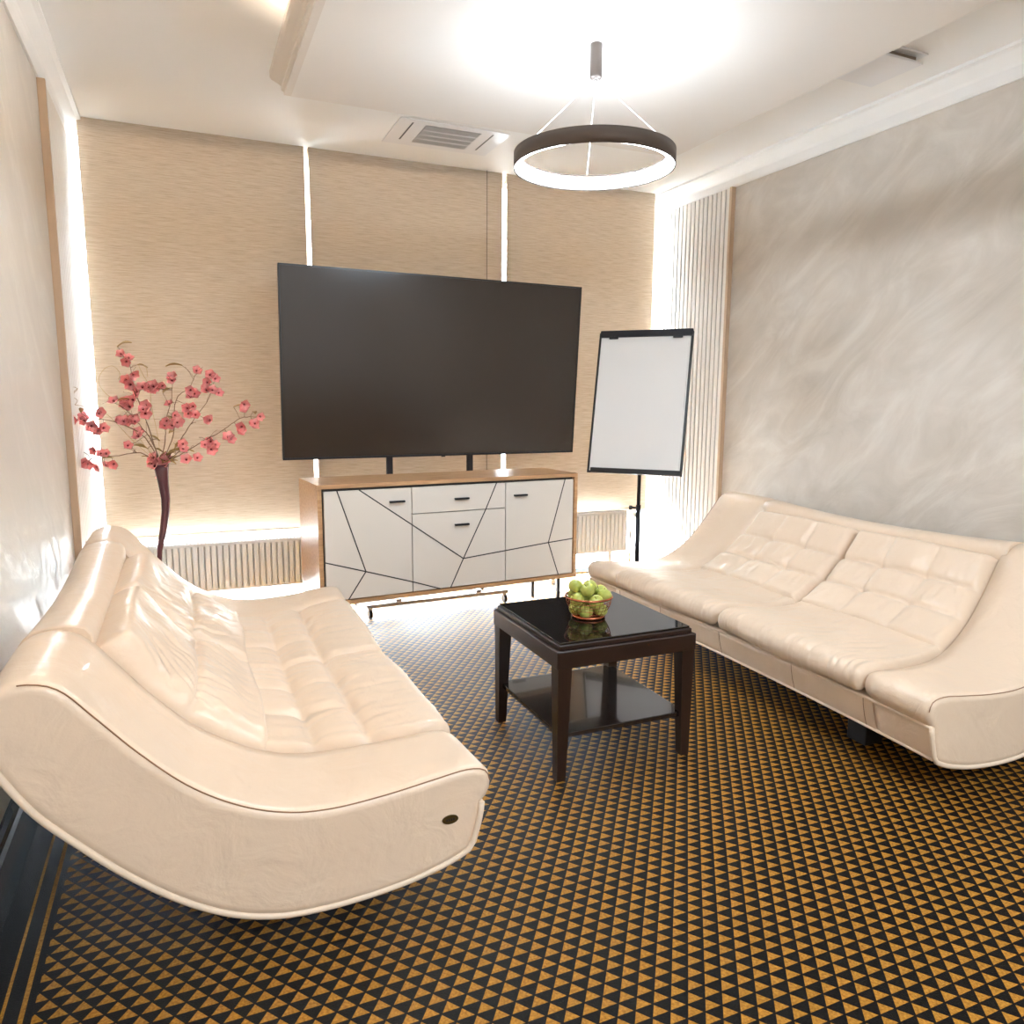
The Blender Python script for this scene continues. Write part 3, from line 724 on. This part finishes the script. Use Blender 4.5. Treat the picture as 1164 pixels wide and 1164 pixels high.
PXC = [  # branches: waypoints measured on the photo, then blossoms near them
 ('tallest upright blossom branch at the left of the vase', [(160, 462), (150, 440), (148, 415), (139, 404)], [(138, 403), (146, 408), (150, 425), (149, 437), (158, 445), (165, 470), (152, 455), (143, 457)]),
 ('blossom branch reaching left towards the wall', [(165, 498), (145, 485), (112, 476), (80, 478)], [(82, 476), (93, 475), (110, 489), (117, 487), (114, 468), (104, 484)]),
 ('lowest blossom branch drooping to the left', [(160, 515), (135, 518), (110, 520), (95, 526)], [(95, 526), (108, 512), (115, 516), (120, 530), (130, 527), (112, 530)]),
 ('inner blossom branch with a dense cluster left of centre', [(172, 500), (160, 485), (148, 470), (130, 457)], [(130, 457), (157, 492), (145, 507), (148, 463), (155, 478), (163, 466), (134, 477), (148, 480), (158, 497)]),
 ('central blossom branch rising straight from the vase', [(188, 500), (188, 480), (195, 455), (196, 435)], [(196, 433), (193, 460), (198, 472), (190, 478), (202, 480), (175, 440), (168, 440), (178, 440)]),
 ('upper right blossom branch ending in a single bloom', [(197, 495), (200, 455), (215, 440), (223, 425)], [(223, 422), (217, 443), (217, 452), (214, 470), (220, 462), (196, 484)]),
 ('right blossom branch with a pair of high clusters', [(205, 500), (222, 475), (236, 455), (242, 438)], [(236, 435), (244, 431), (248, 447), (235, 444), (237, 476), (222, 472)]),
 ('longest blossom branch sweeping far right towards the television', [(200, 520), (225, 505), (252, 490), (272, 476), (285, 474)], [(278, 464), (290, 482), (295, 473), (273, 489), (262, 499), (240, 502), (233, 506), (244, 506)]),
 ('short low blossom branch over the right of the vase rim', [(198, 518), (208, 512), (218, 520)], [(224, 521), (212, 523), (208, 505), (187, 524)]),
 ('short blossom branch hanging over the front of the vase rim', [(188, 522), (183, 532)], [(183, 541), (187, 522), (173, 527), (177, 529), (181, 524)]),
]
rnd = random.Random(3)
for bi, (lab, way, bls) in enumerate(PXC):
    dep = VY+rnd.uniform(-.10, .10)
    t = thing('blossom_branch', 'pink artificial ' + lab, 'flower branch', mouth, 0, 'pink blossom branches in the vase')
    n_ = len(way); wp = []
    for i, (x, y) in enumerate(way): wp.append(px(x, y, VY+(dep-VY)*(i+1)/n_)-mouth)
    start = Vector((rnd.uniform(-.012, .012), rnd.uniform(-.012, .012), -.12))
    pts = [start, Vector((start.x*.8, start.y*.8, .0))]+wp
    P3 = []
    m3 = len(pts)-1
    for i in range(m3):
        for k in range(6):
            f = k/6; g_ = lambda q: pts[max(0, min(m3, q))]
            p0, p1, p2, p3 = g_(i-1), g_(i), g_(i+1), g_(i+2)
            P3.append(.5*((2*p1)+(p2-p0)*f+(2*p0-5*p1+4*p2-p3)*f*f+(3*p1-p0-3*p2+p3)*f*f*f))
    P3.append(pts[-1]); P3 = [p+Vector((rnd.uniform(-1, 1), rnd.uniform(-1, 1), rnd.uniform(-1, 1)))*(.002 if i > 8 else 0) for i, p in enumerate(P3)]
    b = nb(twig_m).tube(P3, [.0034-.0022*i/len(P3) for i in range(len(P3))], 6)
    place = []
    for (x, y) in bls:
        # nearest point of the branch in the picture plane decides the bloom's depth
        best = min(P3[6:], key=lambda p: (px(x, y, (p+mouth).y)-(p+mouth)).length)
        c = px(x, y, (best+mouth).y+rnd.uniform(-.03, .02))-mouth; place.append(c)
        md = (best+c)/2+Vector((0, 0, -.004)); b.tube([best, md, c], .0010, 5)
    # side twigs with leaves
    lv = []
    for k in range(5):
        p = P3[rnd.randrange(10, len(P3))]; dv = Vector((rnd.uniform(-1, 1), rnd.uniform(-.6, .6), rnd.uniform(-.2, 1))).normalized()*rnd.uniform(.03, .08)
        b.tube([p, p+dv*.5+Vector((0, 0, .006)), p+dv], .0009, 5); lv.append(p+dv)
    for c in list(place):
        if rnd.random() < .42:
            c2 = c+Vector((rnd.uniform(-.03, .03), rnd.uniform(-.02, .02), rnd.uniform(-.025, .025))); b.tube([c, (c+c2)/2+Vector((0, 0, -.003)), c2], .0009, 5); place.append(c2)
    b.build('stem', t)
    for c in place:
        o = bpy.data.objects.new('blossom', bl_me); COL.objects.link(o); o.parent = t; o.location = c
        dirv = Vector((rnd.uniform(-.6, .6), -1+rnd.uniform(-.3, .7), rnd.uniform(-.4, .7)))
        o.rotation_euler = dirv.to_track_quat('Z', 'Y').to_euler(); s = rnd.uniform(1.05, 1.5); o.scale = (s, s, s)
    nl = 4 if bi in (3, 4, 8, 9, 7) else 2
    for k in range(nl):
        o = bpy.data.objects.new('leaf', leaf_me); COL.objects.link(o); o.parent = t
        if k < 2 and bi in (3, 4, 8, 9, 7, 6): o.location = P3[8]+Vector((rnd.uniform(-.02, .02), rnd.uniform(-.02, .02), 0))
        else: o.location = lv[k]
        o.rotation_euler = (rnd.uniform(-.6, .6), rnd.uniform(-.7, .2), rnd.uniform(0, 6.28)); s = rnd.uniform(1.0, 1.7); o.scale = (s, s, s)
for lab, way in (('curly wire twig looping at the far left of the bouquet', [(150, 500), (120, 470), (95, 462), (78, 458), (74, 446), (80, 440), (88, 442), (82, 450), (88, 455), (84, 460), (78, 452), (90, 440)]),
                 ('thin curly twig arching over the upper left blossoms', [(160, 500), (140, 465), (118, 445), (112, 432), (118, 420), (128, 416), (136, 424), (134, 432)]),
                 ('thin wavy twig rising over the upper middle of the bouquet', [(180, 500), (172, 460), (170, 440), (162, 425), (158, 415), (166, 418), (168, 430)])):
    pts = [Vector((0, 0, -.10)), Vector((0, 0, 0))]+[px(x, y, VY-.04)-mouth for x, y in way]; P3 = []; m3 = len(pts)-1
    for i in range(m3):
        for k in range(6):
            f = k/6; g_ = lambda q: pts[max(0, min(m3, q))]
            p0, p1, p2, p3 = g_(i-1), g_(i), g_(i+1), g_(i+2)
            P3.append(.5*((2*p1)+(p2-p0)*f+(2*p0-5*p1+4*p2-p3)*f*f+(3*p1-p0-3*p2+p3)*f*f*f))
    o = nb(gold_m).tube(P3, .0011, 5).build('curly_twig', None, None, mouth); tag(o, lab, 'twig', 'curly twigs in the vase')
